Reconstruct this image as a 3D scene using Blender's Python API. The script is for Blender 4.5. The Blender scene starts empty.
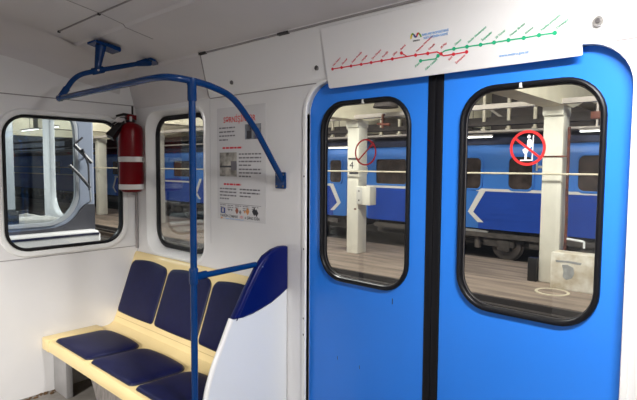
import bpy, bmesh, math, random
from mathutils import Vector, Matrix
random.seed(7)
PI = math.pi
SC = bpy.context.scene
COL = SC.collection
SC.view_settings.view_transform = 'Standard'
SC.view_settings.look = 'None'
SC.view_settings.exposure = 0.0
SC.view_settings.gamma = 1.0
SC.view_settings.use_curve_mapping = False

# ------------------------------------------------------------------ materials
def mat(name, col, rough=0.5, metal=0.0, var=0.0, scale=8.0, col2=None, emit=None, estr=1.0,
        bump=0.0, bscale=60.0, coat=0.0, stretch=None, spec=0.5):
    m = bpy.data.materials.new(name); m.use_nodes = True
    nt = m.node_tree; b = nt.nodes['Principled BSDF']
    b.inputs['Base Color'].default_value = (*col, 1)
    b.inputs['Roughness'].default_value = rough
    b.inputs['Metallic'].default_value = metal
    b.inputs['Coat Weight'].default_value = coat
    b.inputs['Specular IOR Level'].default_value = spec
    tc = None
    if var > 0 or col2 is not None or bump > 0:
        tc = nt.nodes.new('ShaderNodeTexCoord'); mp = nt.nodes.new('ShaderNodeMapping')
        if stretch: mp.inputs['Scale'].default_value = stretch
        nt.links.new(tc.outputs['Object'], mp.inputs['Vector'])
    if var > 0 or col2 is not None:
        n = nt.nodes.new('ShaderNodeTexNoise'); n.inputs['Scale'].default_value = scale
        n.inputs['Detail'].default_value = 6
        r = nt.nodes.new('ShaderNodeValToRGB')
        a = [max(0, c * (1 - var)) for c in col] if col2 is None else list(col2)
        r.color_ramp.elements[0].position = 0.35; r.color_ramp.elements[1].position = 0.68
        r.color_ramp.elements[0].color = (*a, 1); r.color_ramp.elements[1].color = (*col, 1)
        nt.links.new(mp.outputs['Vector'], n.inputs['Vector'])
        nt.links.new(n.outputs['Fac'], r.inputs['Fac']); nt.links.new(r.outputs['Color'], b.inputs['Base Color'])
    if bump > 0:
        n2 = nt.nodes.new('ShaderNodeTexNoise'); n2.inputs['Scale'].default_value = bscale
        bp = nt.nodes.new('ShaderNodeBump'); bp.inputs['Strength'].default_value = bump
        bp.inputs['Distance'].default_value = 0.01
        nt.links.new(mp.outputs['Vector'], n2.inputs['Vector'])
        nt.links.new(n2.outputs['Fac'], bp.inputs['Height']); nt.links.new(bp.outputs['Normal'], b.inputs['Normal'])
    if emit is not None:
        b.inputs['Emission Color'].default_value = (*emit, 1); b.inputs['Emission Strength'].default_value = estr
    return m

def glass_mat(name, tint=(0.93, 0.96, 0.95), refl=0.06):
    m = bpy.data.materials.new(name); m.use_nodes = True
    nt = m.node_tree; nt.nodes.clear()
    out = nt.nodes.new('ShaderNodeOutputMaterial'); mix = nt.nodes.new('ShaderNodeMixShader')
    tr = nt.nodes.new('ShaderNodeBsdfTransparent'); tr.inputs['Color'].default_value = (*tint, 1)
    gl = nt.nodes.new('ShaderNodeBsdfGlossy'); gl.inputs['Roughness'].default_value = 0.02
    lw = nt.nodes.new('ShaderNodeLayerWeight'); lw.inputs['Blend'].default_value = 0.25
    ma = nt.nodes.new('ShaderNodeMath'); ma.operation = 'MULTIPLY_ADD'
    ma.inputs[1].default_value = 0.35; ma.inputs[2].default_value = refl * 0.5
    nt.links.new(lw.outputs['Fresnel'], ma.inputs[0]); nt.links.new(ma.outputs[0], mix.inputs['Fac'])
    nt.links.new(tr.outputs[0], mix.inputs[1]); nt.links.new(gl.outputs[0], mix.inputs[2])
    nt.links.new(mix.outputs[0], out.inputs['Surface'])
    return m

M = {}
M['wall'] = mat('white_laminate', (0.80, 0.79, 0.79), 0.28, var=0.04, scale=3, coat=0.15)
M['wallw'] = mat('white_paint', (0.82, 0.81, 0.80), 0.35, var=0.05, scale=4)
M['ceil'] = mat('ceiling_laminate', (0.66, 0.63, 0.63), 0.32, var=0.07, scale=2.5, bump=0.05, bscale=5)
M['gap'] = mat('dark_gap', (0.03, 0.028, 0.03), 0.8)
M['softgap'] = mat('grey_joint', (0.30, 0.28, 0.28), 0.7)
M['lip'] = mat('grey_white_edge', (0.66, 0.65, 0.66), 0.4)
M['floor'] = mat('grey_linoleum', (0.24, 0.22, 0.20), 0.5, var=0.25, scale=14)
M['door'] = mat('blue_door_paint', (0.022, 0.225, 0.88), 0.36, var=0.05, scale=2, coat=0.2)
M['rubber'] = mat('black_rubber', (0.006, 0.006, 0.008), 0.4, spec=0.3)
M['clip'] = mat('worn_white_clip', (0.65, 0.63, 0.6), 0.6)
M['glass'] = glass_mat('window_glass')
M['glass2'] = glass_mat('cab_glass', (0.80, 0.84, 0.86), 0.10)
M['board'] = mat('map_board_white', (0.80, 0.79, 0.79), 0.35)
M['red'] = mat('line_red', (0.66, 0.015, 0.035), 0.5)
M['green'] = mat('line_green', (0.01, 0.42, 0.20), 0.5)
M['lblue'] = mat('text_blue', (0.10, 0.36, 0.80), 0.5)
M['ink'] = mat('ink_dark', (0.05, 0.05, 0.06), 0.6)
M['inkgrey'] = mat('ink_grey', (0.16, 0.15, 0.17), 0.6)
M['yellow'] = mat('logo_yellow', (0.75, 0.60, 0.03), 0.5)
M['lgreen'] = mat('logo_green', (0.2, 0.42, 0.05), 0.5)
M['navyink'] = mat('logo_navy', (0.03, 0.06, 0.25), 0.5)
M['film'] = mat('poster_paper', (0.72, 0.71, 0.72), 0.25, var=0.04, scale=12)
M['pic'] = mat('poster_picture', (0.62, 0.58, 0.52), 0.4, col2=(0.05, 0.045, 0.04), scale=14)
M['pic2'] = mat('poster_picture_dark', (0.35, 0.38, 0.42), 0.4, col2=(0.02, 0.02, 0.03), scale=18)
M['skinred'] = mat('icon_brown', (0.35, 0.10, 0.06), 0.5)
M['orange'] = mat('icon_orange', (0.75, 0.32, 0.10), 0.5)
M['screw'] = mat('screw_steel', (0.18, 0.17, 0.17), 0.35, metal=0.8)
M['screwl'] = mat('bright_steel', (0.6, 0.58, 0.56), 0.3, metal=0.9)
M['rail'] = mat('blue_enamel', (0.0005, 0.034, 0.150), 0.22, coat=0.08, spec=0.3)
M['cap'] = mat('blue_plastic', (0.0, 0.005, 0.095), 0.35, spec=0.25)
M['panel'] = mat('white_panel', (0.74, 0.77, 0.81), 0.4)
M['rim'] = mat('white_panel_rim', (0.85, 0.85, 0.84), 0.35)
M['cream'] = mat('cream_plastic', (0.84, 0.66, 0.33), 0.42, var=0.06, scale=5, coat=0.1)
M['creamd'] = mat('cream_joint', (0.52, 0.37, 0.17), 0.6)
M['navy'] = mat('navy_vinyl', (0.004, 0.006, 0.05), 0.5, var=0.2, scale=30, bump=0.08, bscale=150, spec=0.22)
M['pipingd'] = mat('cushion_piping', (0.004, 0.005, 0.025), 0.5)
M['legm'] = mat('grey_metal', (0.34, 0.33, 0.33), 0.45, metal=0.2, var=0.1, scale=20)
M['brushed'] = mat('brushed_metal', (0.36, 0.33, 0.31), 0.5, metal=0.3, col2=(0.20, 0.18, 0.17), scale=9, stretch=(14, 2, 2))
M['dark'] = mat('underseat_shade', (0.05, 0.045, 0.05), 0.9)
M['debris'] = mat('brown_grit', (0.16, 0.09, 0.04), 0.9, var=0.5, scale=60)
M['extred'] = mat('extinguisher_red', (0.15, 0.001, 0.004), 0.30, spec=0.22)
M['strap'] = mat('white_strap', (0.72, 0.70, 0.68), 0.5)
M['black'] = mat('black_plastic', (0.012, 0.011, 0.012), 0.4)
M['tag'] = mat('grey_tag', (0.55, 0.52, 0.52), 0.6)
# outside
M['ground'] = mat('platform_concrete', (0.42, 0.33, 0.27), 0.75, col2=(0.20, 0.155, 0.13), scale=2.2, stretch=(0.3, 2.2, 1), bump=0.25, bscale=12)
M['pit'] = mat('track_bed', (0.05, 0.038, 0.033), 0.9, var=0.5, scale=6)
M['steel'] = mat('rail_steel', (0.35, 0.28, 0.24), 0.35, metal=0.8)
M['colw'] = mat('cream_whitewash', (0.86, 0.83, 0.74), 0.8, var=0.14, scale=3.5, stretch=(1, 1, 0.5), bump=0.1, bscale=8)
M['girder'] = mat('cream_concrete', (0.86, 0.80, 0.64), 0.85, var=0.12, scale=2)
M['greybeam'] = mat('grey_beam', (0.52, 0.47, 0.44), 0.7, var=0.1, scale=5)
M['pipe'] = mat('pale_pipe', (0.82, 0.74, 0.58), 0.45, var=0.15, scale=6)
M['box'] = mat('stained_concrete', (0.90, 0.87, 0.80), 0.85, col2=(0.56, 0.48, 0.36), scale=4.0)
M['patch'] = mat('grey_patch', (0.42, 0.43, 0.44), 0.8, var=0.3, scale=10)
M['rust'] = mat('rusty_cable', (0.22, 0.05, 0.025), 0.8, col2=(0.04, 0.02, 0.02), scale=12)
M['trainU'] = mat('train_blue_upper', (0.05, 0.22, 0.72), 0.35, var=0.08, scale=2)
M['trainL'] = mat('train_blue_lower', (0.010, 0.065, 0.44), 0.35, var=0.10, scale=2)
M['trainR'] = mat('train_roof_blue', (0.022, 0.028, 0.07), 0.5, var=0.2, scale=3)
M['stripe'] = mat('train_white_stripe', (0.80, 0.78, 0.76), 0.5)
M['twin'] = mat('train_window_dark', (0.085, 0.062, 0.055), 0.08, var=0.6, scale=4)
M['under'] = mat('underframe_grime', (0.10, 0.085, 0.08), 0.8, var=0.4, scale=6)
M['wheel'] = mat('wheel_steel', (0.22, 0.19, 0.18), 0.45, metal=0.6)
M['darkroof'] = mat('depot_roof_dark', (0.20, 0.165, 0.15), 0.9, var=0.2, scale=1.5)
M['darkwall'] = mat('depot_wall_dark', (0.15, 0.125, 0.12), 0.9, var=0.3, scale=0.8)
M['post'] = mat('white_post', (0.80, 0.74, 0.62), 0.6)
M['deck'] = mat('catwalk_dark', (0.055, 0.045, 0.045), 0.8, var=0.2, scale=3)
M['tube'] = mat('lamp_tube', (1, 1, 1), 0.5, emit=(1.0, 0.96, 0.9), estr=4.0)
M['valve'] = mat('red_valve', (0.15, 0.045, 0.03), 0.6)
M['cabw'] = mat('cab_light_grey', (0.42, 0.44, 0.48), 0.35)
M['cabfr'] = mat('cab_frame_bluegrey', (0.30, 0.34, 0.44), 0.3)
M['cabd'] = mat('cab_dark_grey', (0.055, 0.055, 0.07), 0.45)
M['cabwhite'] = mat('cab_white_band', (0.80, 0.79, 0.80), 0.4)
M['cabnavy'] = mat('cab_navy_line', (0.01, 0.012, 0.05), 0.4)
M['cabin'] = mat('cab_inside_cream', (0.60, 0.56, 0.52), 0.6, var=0.15, scale=3)
M['cabseat'] = mat('cab_seat_dark', (0.03, 0.03, 0.05), 0.6)
M['signred'] = mat('sticker_red', (0.68, 0.03, 0.03), 0.45)
M['signdark'] = mat('sticker_dark_red', (0.34, 0.01, 0.012), 0.45)
M['signwhite'] = mat('sticker_white', (0.85, 0.86, 0.9), 0.45)

# ------------------------------------------------------------------ helpers
def wpos(o):
    p = Vector((0, 0, 0))
    while o is not None:
        p += o.location; o = o.parent
    return p

FLAT = {}      # flat faces of plates, kept flat-shaded
def link(name, me, m, parent=None, smooth=True, kind=None, auto=40):
    """world-space mesh -> one object (single meshes get their origin at their base)"""
    flat = FLAT.pop(me.name, ())
    for p in me.polygons: p.use_smooth = smooth and p.index not in flat
    if smooth:
        try: me.set_sharp_from_angle(angle=math.radians(auto))
        except Exception: pass
    me.materials.clear(); me.materials.append(m)
    o = bpy.data.objects.new(name, me); COL.objects.link(o)
    if parent is not None:
        o.parent = parent
        me.transform(Matrix.Translation(-wpos(parent)))
    else:
        c = [v.co for v in me.vertices]
        b = Vector(((min(v.x for v in c) + max(v.x for v in c)) / 2, (min(v.y for v in c) + max(v.y for v in c)) / 2, min(v.z for v in c)))
        o.location = b; me.transform(Matrix.Translation(-b))
    if kind: o['kind'] = kind
    return o

def obj(name, bm, m, parent=None, smooth=True, kind=None, auto=40):
    bmesh.ops.recalc_face_normals(bm, faces=bm.faces[:])
    me = bpy.data.meshes.new(name); bm.to_mesh(me); bm.free()
    return link(name, me, m, parent, smooth, kind, auto)

def face_to(o, target):
    """open sheets: turn every face towards a point in the room"""
    me = o.data; t = Vector(target) - wpos(o); bm = bmesh.new(); bm.from_mesh(me)
    bmesh.ops.recalc_face_normals(bm, faces=bm.faces[:])
    sc = sum(f.normal.dot(t - f.calc_center_median()) * f.calc_area() for f in bm.faces)
    if sc < 0: bmesh.ops.reverse_faces(bm, faces=bm.faces[:])
    bm.to_mesh(me); bm.free(); return o

def tag(o, label, cat, group=None, kind=None):
    o['label'] = label; o['category'] = cat
    if group: o['group'] = group
    if kind: o['kind'] = kind
    return o

def thing(name, label, cat, loc, group=None, kind=None):
    o = bpy.data.objects.new(name, None); COL.objects.link(o); o.location = loc
    o.empty_display_size = 0.1
    return tag(o, label, cat, group, kind)

def copy_tree(o, parent=None):
    c = o.copy(); COL.objects.link(c)
    if parent is not None: c.parent = parent
    for ch in list(o.children): copy_tree(ch, c)
    return c

def add_box(bm, x0, x1, y0, y1, z0, z1, bev=0.0):
    r = bmesh.ops.create_cube(bm, size=1.0)
    vs = r['verts']
    bmesh.ops.transform(bm, verts=vs, matrix=Matrix.Translation(((x0 + x1) / 2, (y0 + y1) / 2, (z0 + z1) / 2)) @ Matrix.Diagonal((abs(x1 - x0), abs(y1 - y0), abs(z1 - z0), 1)))
    if bev > 0:
        es = set()
        for v in vs:
            for e in v.link_edges: es.add(e)
        bmesh.ops.bevel(bm, geom=list(es), offset=bev, segments=2, affect='EDGES', profile=0.5)

def bx(x0, x1, y0, y1, z0, z1, bev=0.0):
    bm = bmesh.new(); add_box(bm, x0, x1, y0, y1, z0, z1, bev); return bm

def fillet(pts, rad, n=6):
    pts = [Vector(p) for p in pts]; out = [pts[0]]
    for i in range(1, len(pts) - 1):
        a, b, c = pts[i - 1], pts[i], pts[i + 1]
        r = rad[i] if isinstance(rad, (list, tuple)) else rad
        d0 = (a - b); d1 = (c - b)
        r0 = min(r, d0.length * 0.49, d1.length * 0.49)
        p0 = b + d0.normalized() * r0; p1 = b + d1.normalized() * r0
        for k in range(n + 1):
            t = k / n
            out.append((1 - t) ** 2 * p0 + 2 * t * (1 - t) * b + t * t * p1)
    out.append(pts[-1]); return out

def add_tube(bm, pts, r, n=14, cap=True):
    pts = [Vector(p) for p in pts]
    prev = None; rings = []
    for i, p in enumerate(pts):
        if i == 0: t = pts[1] - p
        elif i == len(pts) - 1: t = p - pts[i - 1]
        else: t = (pts[i + 1] - p).normalized() + (p - pts[i - 1]).normalized()
        t.normalize()
        if prev is None:
            a = Vector((0, 0, 1)) if abs(t.z) < 0.9 else Vector((1, 0, 0))
            u = t.cross(a).normalized()
        else:
            u = (prev - t * prev.dot(t)).normalized()
        prev = u; v = t.cross(u)
        rr = r[i] if isinstance(r, (list, tuple)) else r
        rings.append([bm.verts.new(p + (u * math.cos(2 * PI * k / n) + v * math.sin(2 * PI * k / n)) * rr) for k in range(n)])
    for a, b in zip(rings, rings[1:]):
        for k in range(n):
            bm.faces.new((a[k], a[(k + 1) % n], b[(k + 1) % n], b[k]))
    if cap:
        bm.faces.new(rings[0][::-1]); bm.faces.new(rings[-1])

def tube(pts, r, n=14):
    bm = bmesh.new(); add_tube(bm, pts, r, n); return bm

def lathe(prof, origin, axis='Z', n=24, closed=False):
    """prof: (radius, height) pairs"""
    bm = bmesh.new(); rings = []
    for (r, h) in prof:
        ring = []
        for k in range(n):
            a = 2 * PI * k / n
            if axis == 'Z': p = (r * math.cos(a), r * math.sin(a), h)
            elif axis == 'Y': p = (r * math.cos(a), h, r * math.sin(a))
            else: p = (h, r * math.cos(a), r * math.sin(a))
            ring.append(bm.verts.new(Vector(origin) + Vector(p)))
        rings.append(ring)
    for a, b in zip(rings, rings[1:]):
        for k in range(n):
            bm.faces.new((a[k], a[(k + 1) % n], b[(k + 1) % n], b[k]))
    if closed:
        for k in range(n): bm.faces.new((rings[-1][k], rings[-1][(k + 1) % n], rings[0][(k + 1) % n], rings[0][k]))
    else:
        bm.faces.new(rings[0]); bm.faces.new(rings[-1])
    return bm

def prism(poly, ext, frame):
    """poly of (u,v) extruded from w=ext[0] to ext[1] in a frame function (u,v,w)->xyz"""
    bm = bmesh.new()
    a = [bm.verts.new(frame(u, v, ext[0])) for u, v in poly]
    b = [bm.verts.new(frame(u, v, ext[1])) for u, v in poly]
    n = len(poly)
    bm.faces.new(a); bm.faces.new(b[::-1])
    for k in range(n): bm.faces.new((a[k], b[k], b[(k + 1) % n], a[(k + 1) % n]))
    return bm

def rrect(x0, z0, x1, z1, r, n=8):
    rs = r if isinstance(r, (list, tuple)) else [r] * 4   # bl, br, tr, tl
    out = []
    for (cx, cz, a0, rr) in ((x0 + rs[0], z0 + rs[0], PI, rs[0]), (x1 - rs[1], z0 + rs[1], 1.5 * PI, rs[1]),
                             (x1 - rs[2], z1 - rs[2], 0, rs[2]), (x0 + rs[3], z1 - rs[3], 0.5 * PI, rs[3])):
        if rr <= 0: out.append((cx, cz)); continue
        for k in range(n + 1):
            a = a0 + 0.5 * PI * k / n
            out.append((cx + rr * math.cos(a), cz + rr * math.sin(a)))
    return out

def smooth_path(pts, n=5):
    P = [Vector(p) for p in pts]; out = []
    for i in range(len(P) - 1):
        p0 = P[max(i - 1, 0)]; p1 = P[i]; p2 = P[i + 1]; p3 = P[min(i + 2, len(P) - 1)]
        for k in range(n):
            t = k / n
            out.append(0.5 * ((2 * p1) + (-p0 + p2) * t + (2 * p0 - 5 * p1 + 4 * p2 - p3) * t * t + (-p0 + 3 * p1 - 3 * p2 + p3) * t ** 3))
    out.append(P[-1]); return out

def plate_mesh(outer, holes, w0, w1, Mx, bevel=0.0):
    """flat plate with holes; local (u,v,w); mapped by the 4x4 Mx"""
    cu = bpy.data.curves.new('outline', 'CURVE'); cu.dimensions = '2D'; cu.fill_mode = 'BOTH'
    for poly in [outer] + list(holes):
        s = cu.splines.new('POLY'); s.points.add(len(poly) - 1); s.use_cyclic_u = True
        for p, (u, v) in zip(s.points, poly): p.co = (u, v, 0, 1)
    h = (w1 - w0) / 2
    cu.extrude = max(h - bevel, 0.0001); cu.bevel_depth = bevel; cu.bevel_resolution = 2
    if bevel: cu.offset = -bevel
    o = bpy.data.objects.new('outline', cu); COL.objects.link(o)
    dg = bpy.context.evaluated_depsgraph_get(); dg.update()
    me = bpy.data.meshes.new_from_object(o.evaluated_get(dg))
    bpy.data.objects.remove(o); bpy.data.curves.remove(cu)
    FLAT[me.name] = {p.index for p in me.polygons if abs(p.normal.z) > 0.999}
    me.transform(Matrix.Translation((0, 0, (w0 + w1) / 2)))
    me.transform(Mx)
    if Mx.to_3x3().determinant() < 0: me.flip_normals()
    return me

def text_mesh(s, size, Mx, depth=0.0004, align='LEFT', bold=0.0):
    cu = bpy.data.curves.new('writing', 'FONT'); cu.body = s; cu.size = size; cu.extrude = depth
    cu.align_x = align; cu.offset = bold; cu.resolution_u = 3
    o = bpy.data.objects.new('writing', cu); COL.objects.link(o)
    dg = bpy.context.evaluated_depsgraph_get(); dg.update()
    me = bpy.data.meshes.new_from_object(o.evaluated_get(dg))
    bpy.data.objects.remove(o); bpy.data.curves.remove(cu)
    me.transform(Mx)
    return me

def SIDE(y=0.0):      # side-wall frame: u = x, v = z, w towards the room
    return Matrix(((1, 0, 0, 0), (0, 0, -1, y), (0, 1, 0, 0), (0, 0, 0, 1)))
def ENDW(x=0.0):      # end-wall frame: u = y, v = z, w towards the room
    return Matrix(((0, 0, 1, x), (1, 0, 0, 0), (0, 1, 0, 0), (0, 0, 0, 1)))
def fS(y): return lambda u, v, w: Vector((u, y - w, v))
def fE(x): return lambda u, v, w: Vector((x + w, u, v))

def area(name, loc, target, size, sizey, power, col=(1, 1, 1)):
    l = bpy.data.lights.new(name, 'AREA'); l.shape = 'RECTANGLE'; l.size = size; l.size_y = sizey
    l.energy = power; l.color = col
    o = bpy.data.objects.new(name, l); COL.objects.link(o); o.location = loc
    o.rotation_euler = (Vector(target) - Vector(loc)).to_track_quat('-Z', 'Y').to_euler()
    return o

# ------------------------------------------------------------------ camera
F = 506.0; YAW = -0.7365; PIT = -0.0655; ROL = 0.0066
CAM = Vector((3.288, -1.75, 1.40))
fwd = Vector((math.sin(YAW) * math.cos(PIT), math.cos(YAW) * math.cos(PIT), math.sin(PIT)))
r0 = Vector((math.cos(YAW), -math.sin(YAW), 0)); u0 = r0.cross(fwd)
rr = math.cos(ROL) * r0 + math.sin(ROL) * u0; uu = -math.sin(ROL) * r0 + math.cos(ROL) * u0
cd = bpy.data.cameras.new('camera'); cam = bpy.data.objects.new('camera', cd); COL.objects.link(cam)
cam.matrix_world = Matrix(((rr.x, uu.x, -fwd.x, CAM.x), (rr.y, uu.y, -fwd.y, CAM.y), (rr.z, uu.z, -fwd.z, CAM.z), (0, 0, 0, 1)))
cd.sensor_width = 36; cd.lens = 36 * F / 637; cd.clip_start = 0.02; cd.clip_end = 200
SC.camera = cam

# ------------------------------------------------------------------ car shell
XE = 6.4; YB = -2.70
DX0, DX1 = 1.622, 2.958           # doorway
door_open = rrect(DX0, -0.2, DX1, 1.787, [0, 0, 0.14, 0.14])
win2_open = rrect(0.135, 0.815, 0.80, 1.755, 0.11)
wall_outer = [(0, -0.02), (XE, -0.02), (XE, 1.80), (0, 1.80)]
# wall outline with the doorway cut from below
wall_poly = [(0, -0.02), (DX0, -0.02)] + [p for p in reversed(door_open) if p[1] > 0] + [(DX1, -0.02), (XE, -0.02), (XE, 1.80), (0, 1.80)]
w = link('wall_right', plate_mesh(wall_poly, [win2_open], -0.028, 0.0, SIDE(), 0.004), M['wall'])
tag(w, 'glossy white side wall panel around the blue doors', 'wall', kind='structure')
for (a, b, c, d) in ((0.855, 0.860, 0.95, 1.785), ):
    obj('panel_joint', bx(a, b, -0.0015, 0.001, c, d), M['lip'], w, smooth=False)
obj('panel_joint', bx(0.86, DX0 + 0.06, -0.0015, 0.001, 1.783, 1.788), M['softgap'], w, smooth=False)
obj('panel_joint', bx(DX1 - 0.05, XE, -0.0015, 0.001, 1.783, 1.787), M['softgap'], w, smooth=False)

# door surround: raised rounded strip
so = rrect(DX0 - 0.022, -0.3, DX1 + 0.022, 1.800, [0, 0, 0.155, 0.155])
ring = [(DX0 - 0.022, 0.0)] + [p for p in reversed(so) if p[1] > 0.1] + [(DX1 + 0.022, 0.0), (DX1, 0.0)] + [p for p in door_open if p[1] > 0.1] + [(DX0, 0.0)]
t = link('trim_1', plate_mesh(ring, [], -0.028, 0.006, SIDE(), 0.003), M['rim'])
tag(t, 'raised white edging strip around the blue doors', 'trim', kind='structure')
for z in (0.66, 0.58, 1.0, 1.35):
    obj('screw', bx(DX0 - 0.012, DX0 - 0.006, -0.0075, -0.004, z, z + 0.008), M['screw'], t)

# end wall
YW0, YW1, ZW0, ZW1 = -0.817, -0.105, 0.885, 1.695
win1_open = rrect(YW0 - 0.002, ZW0 - 0.002, YW1 + 0.002, ZW1 + 0.002, 0.13)
we = link('wall_left', plate_mesh([(YB, -0.02), (0.03, -0.02), (0.03, 2.3), (YB, 2.3)], [win1_open], -0.04, 0.0, ENDW(), 0.003), M['wall'])
tag(we, 'white end wall of the carriage holding the wide window', 'wall', kind='structure')
obj('panel_joint', bx(-0.001, 0.002, YB, -0.012, 1.803, 1.809), M['softgap'], we, smooth=False)
obj('panel_joint', bx(-0.001, 0.0025, YB, -0.015, 0.842, 0.846), M['softgap'], we, smooth=False)
obj('panel_joint', bx(-0.001, 0.002, -0.030, -0.016, 1.74, 1.806), M['gap'], we, smooth=False)
obj('corner_bead', tube([(0.012, -0.010, 0.83), (0.012, -0.010, 1.74)], 0.009, 8), M['softgap'], we)
bm = bmesh.new()
lo = rrect(YW0 - 0.035, ZW0 - 0.035, YW1 + 0.035, ZW1 + 0.035, 0.16)
li = rrect(YW0, ZW0, YW1, ZW1, 0.13)
fr = link('window_surround', plate_mesh(lo, [li], -0.02, 0.010, ENDW(), 0.0095), M['rim'], we)

def window(name, Mx, box, rad, sealw, w0, w1, glass, label):
    root = thing(name, label, 'window', Mx @ Vector(((box[0] + box[2]) / 2, box[1], 0)), kind='structure')
    o = rrect(*box, rad); i = rrect(box[0] + sealw, box[1] + sealw, box[2] - sealw, box[3] - sealw, max(rad - sealw, 0.02))
    link('window_seal', plate_mesh(o, [i], w0, w1, Mx, min(0.008, (w1 - w0) / 3)), M['rubber'], root)
    g = rrect(box[0] + sealw * .7, box[1] + sealw * .7, box[2] - sealw * .7, box[3] - sealw * .7, max(rad - sealw * .7, 0.02))
    wm = (w0 + w1) / 2
    link('glass_pane', plate_mesh(g, [], wm - 0.002, wm + 0.002, Mx), glass, root, smooth=False)
    return root
window('window_1', ENDW(), (YW0, ZW0, YW1, ZW1), 0.13, 0.018, -0.03, 0.012, M['glass'], 'wide rounded window in the white end wall, looking onto the next car')

# side window: deep moulded white reveal, then seal and pane
rin = rrect(0.165, 0.855, 0.775, 1.725, 0.13)
bm = bmesh.new()
ro = rrect(0.128, 0.808, 0.807, 1.762, 0.115)
rm = rrect(0.150, 0.835, 0.790, 1.742, 0.125)
rings = []
for poly, y in ((ro, -0.004), (rrect(0.138, 0.820, 0.797, 1.752, 0.115), -0.006), (rm, 0.012), (rin, 0.062), (rin, 0.075)):
    rings.append([bm.verts.new((u, y, v)) for u, v in poly])
for a, b in zip(rings, rings[1:]):
    n = len(a)
    for k in range(n): bm.faces.new((a[k], a[(k + 1) % n], b[(k + 1) % n], b[k]))
root = window('window_2', SIDE(0.06), (0.165, 0.855, 0.775, 1.725), 0.13, 0.03, -0.012, 0.010, M['glass'], 'tall rounded window above the bench in the side wall')
face_to(obj('window_reveal', bm, M['rim'], root), (0.5, -1.5, 1.3))

# ceiling and side cove from one cross-section (y, z), mirrored about the car's centre line
half = [(0.0, 1.787), (-0.010, 1.805), (-0.0233, 1.86), (-0.0451, 1.95), (-0.062, 2.02), (-0.075, 2.034), (-0.13, 2.043), (-0.30, 2.078), (-0.455, 2.108),
        (-0.468, 2.122), (-0.59, 2.150), (-0.80, 2.185), (-1.05, 2.21), (-1.35, 2.22)]
prof = half + [(-2.70 - y, z) for (y, z) in reversed(half[:-1])]
bm = bmesh.new()
rows = []
for (y, z) in prof:
    rows.append([bm.verts.new((x, y, z)) for x in (0.0, 0.857, 3.0, XE)])
nr = len(rows)
for i, (a, b) in enumerate(zip(rows, rows[1:])):
    for k in range(3):
        if 4 < i < nr - 6 or k == 0: bm.faces.new((a[k], a[k + 1], b[k + 1], b[k]))
me = bpy.data.meshes.new('ceiling'); bmesh.ops.recalc_face_normals(bm, faces=bm.faces[:]); bm.to_mesh(me); bm.free()
ceil = link('ceiling', me, M['ceil'], auto=25)
face_to(ceil, (3, -1.35, 0.5))
tag(ceil, 'curved pale carriage ceiling with side coves and panel seams', 'ceiling', kind='structure')
bm = bmesh.new(); rows = []
fp = [half[i] for i in (3, 4, 5, 6, 7, 8)] + [(-0.59, 2.148), (-0.80, 2.185), (-1.05, 2.21), (-1.35, 2.22)]
fp = fp + [(-2.70 - y, z) for (y, z) in reversed(fp[:-1])]
fp = smooth_path([(0, y, z) for y, z in fp], 3)
for i, p in enumerate(fp):
    t = (fp[min(i + 1, len(fp) - 1)] - fp[max(i - 1, 0)]).normalized()
    nn = Vector((0, t.z, -t.y))
    if nn.dot(Vector((0, -1.35, 1.2)) - p) < 0: nn = -nn
    rad = 0.16 * min(1, i / 4, (len(fp) - 1 - i) / 4) + 0.004
    rows.append([bm.verts.new(p + Vector((rad - rad * math.cos(a), 0, 0)) + nn * (rad - rad * math.sin(a)) + Vector((0.0005, 0, 0))) for a in [0.5 * PI * k / 8 for k in range(9)]])
for a, b in zip(rows, rows[1:]):
    for k in range(8): bm.faces.new((a[k], a[k + 1], b[k + 1], b[k]))
face_to(obj('end_fillet', bm, M['ceil'], ceil, auto=80), (3, -1.35, 0.5))
for sgn in (0, 1):
    bm = bmesh.new(); rws = []
    for (y, z) in half[:6]:
        yy = y if sgn == 0 else -2.70 - y
        rws.append([bm.verts.new((x, yy, z)) for x in (0.857, 3.0, XE)])
    for a, b in zip(rws, rws[1:]):
        for k in range(2): bm.faces.new((a[k], a[k + 1], b[k + 1], b[k]))
    face_to(obj('side_cove_panel', bm, M['board'], ceil, smooth=False), (3, -1.35, 1.0))
def cove_strip(x0, x1, i0, i1, off, m):
    bm = bmesh.new()
    pts = half[i0:i1 + 1]
    v = []
    for (y, z) in pts:
        v.append([bm.verts.new((x0, y - off, z - off * 0.5)), bm.verts.new((x1, y - off, z - off * 0.5)), bm.verts.new((x1, y, z + 0.002)), bm.verts.new((x0, y, z + 0.002))])
    for a, b in zip(v, v[1:]):
        for k in range(4): bm.faces.new((a[k], a[(k + 1) % 4], b[(k + 1) % 4], b[k]))
    bm.faces.new(v[0]); bm.faces.new(v[-1][::-1])
    return obj('panel_joint', bm, m, ceil, smooth=False)
cove_strip(0.853, 0.860, 0, 5, 0.002, M['softgap'])
def cbox(x0, x1, y0, y1, z0, z1, m): return obj('panel_joint', bx(x0, x1, y0, y1, z0, z1), m, ceil, smooth=False)
cbox(0.86, XE, -0.072, -0.064, 2.022, 2.030, M['softgap'])
for (a, b) in ((0.86, 0.92), (1.50, 1.57), (3.0, 3.06)): cbox(a, b, -0.078, -0.062, 2.019, 2.030, M['gap'])
cbox(0.27, XE, -0.594, -0.588, 2.144, 2.150, M['softgap'])
cove_strip(0.765, 0.772, 7, 12, 0.001, M['softgap'])
obj('panel_joint', bx(0.262, 0.275, -0.597, -0.585, 2.14, 2.15), M['gap'], ceil)
obj('panel_joint', bx(0.76, 0.775, -0.597, -0.585, 2.14, 2.15), M['gap'], ceil)
def cyl_y(x, y, z, r, d, n=14):   # small disc facing the room
    return lathe([(r * 0.9, -d), (r, -d * 0.6), (r, d)], (x, y, z), 'Y', n)
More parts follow.
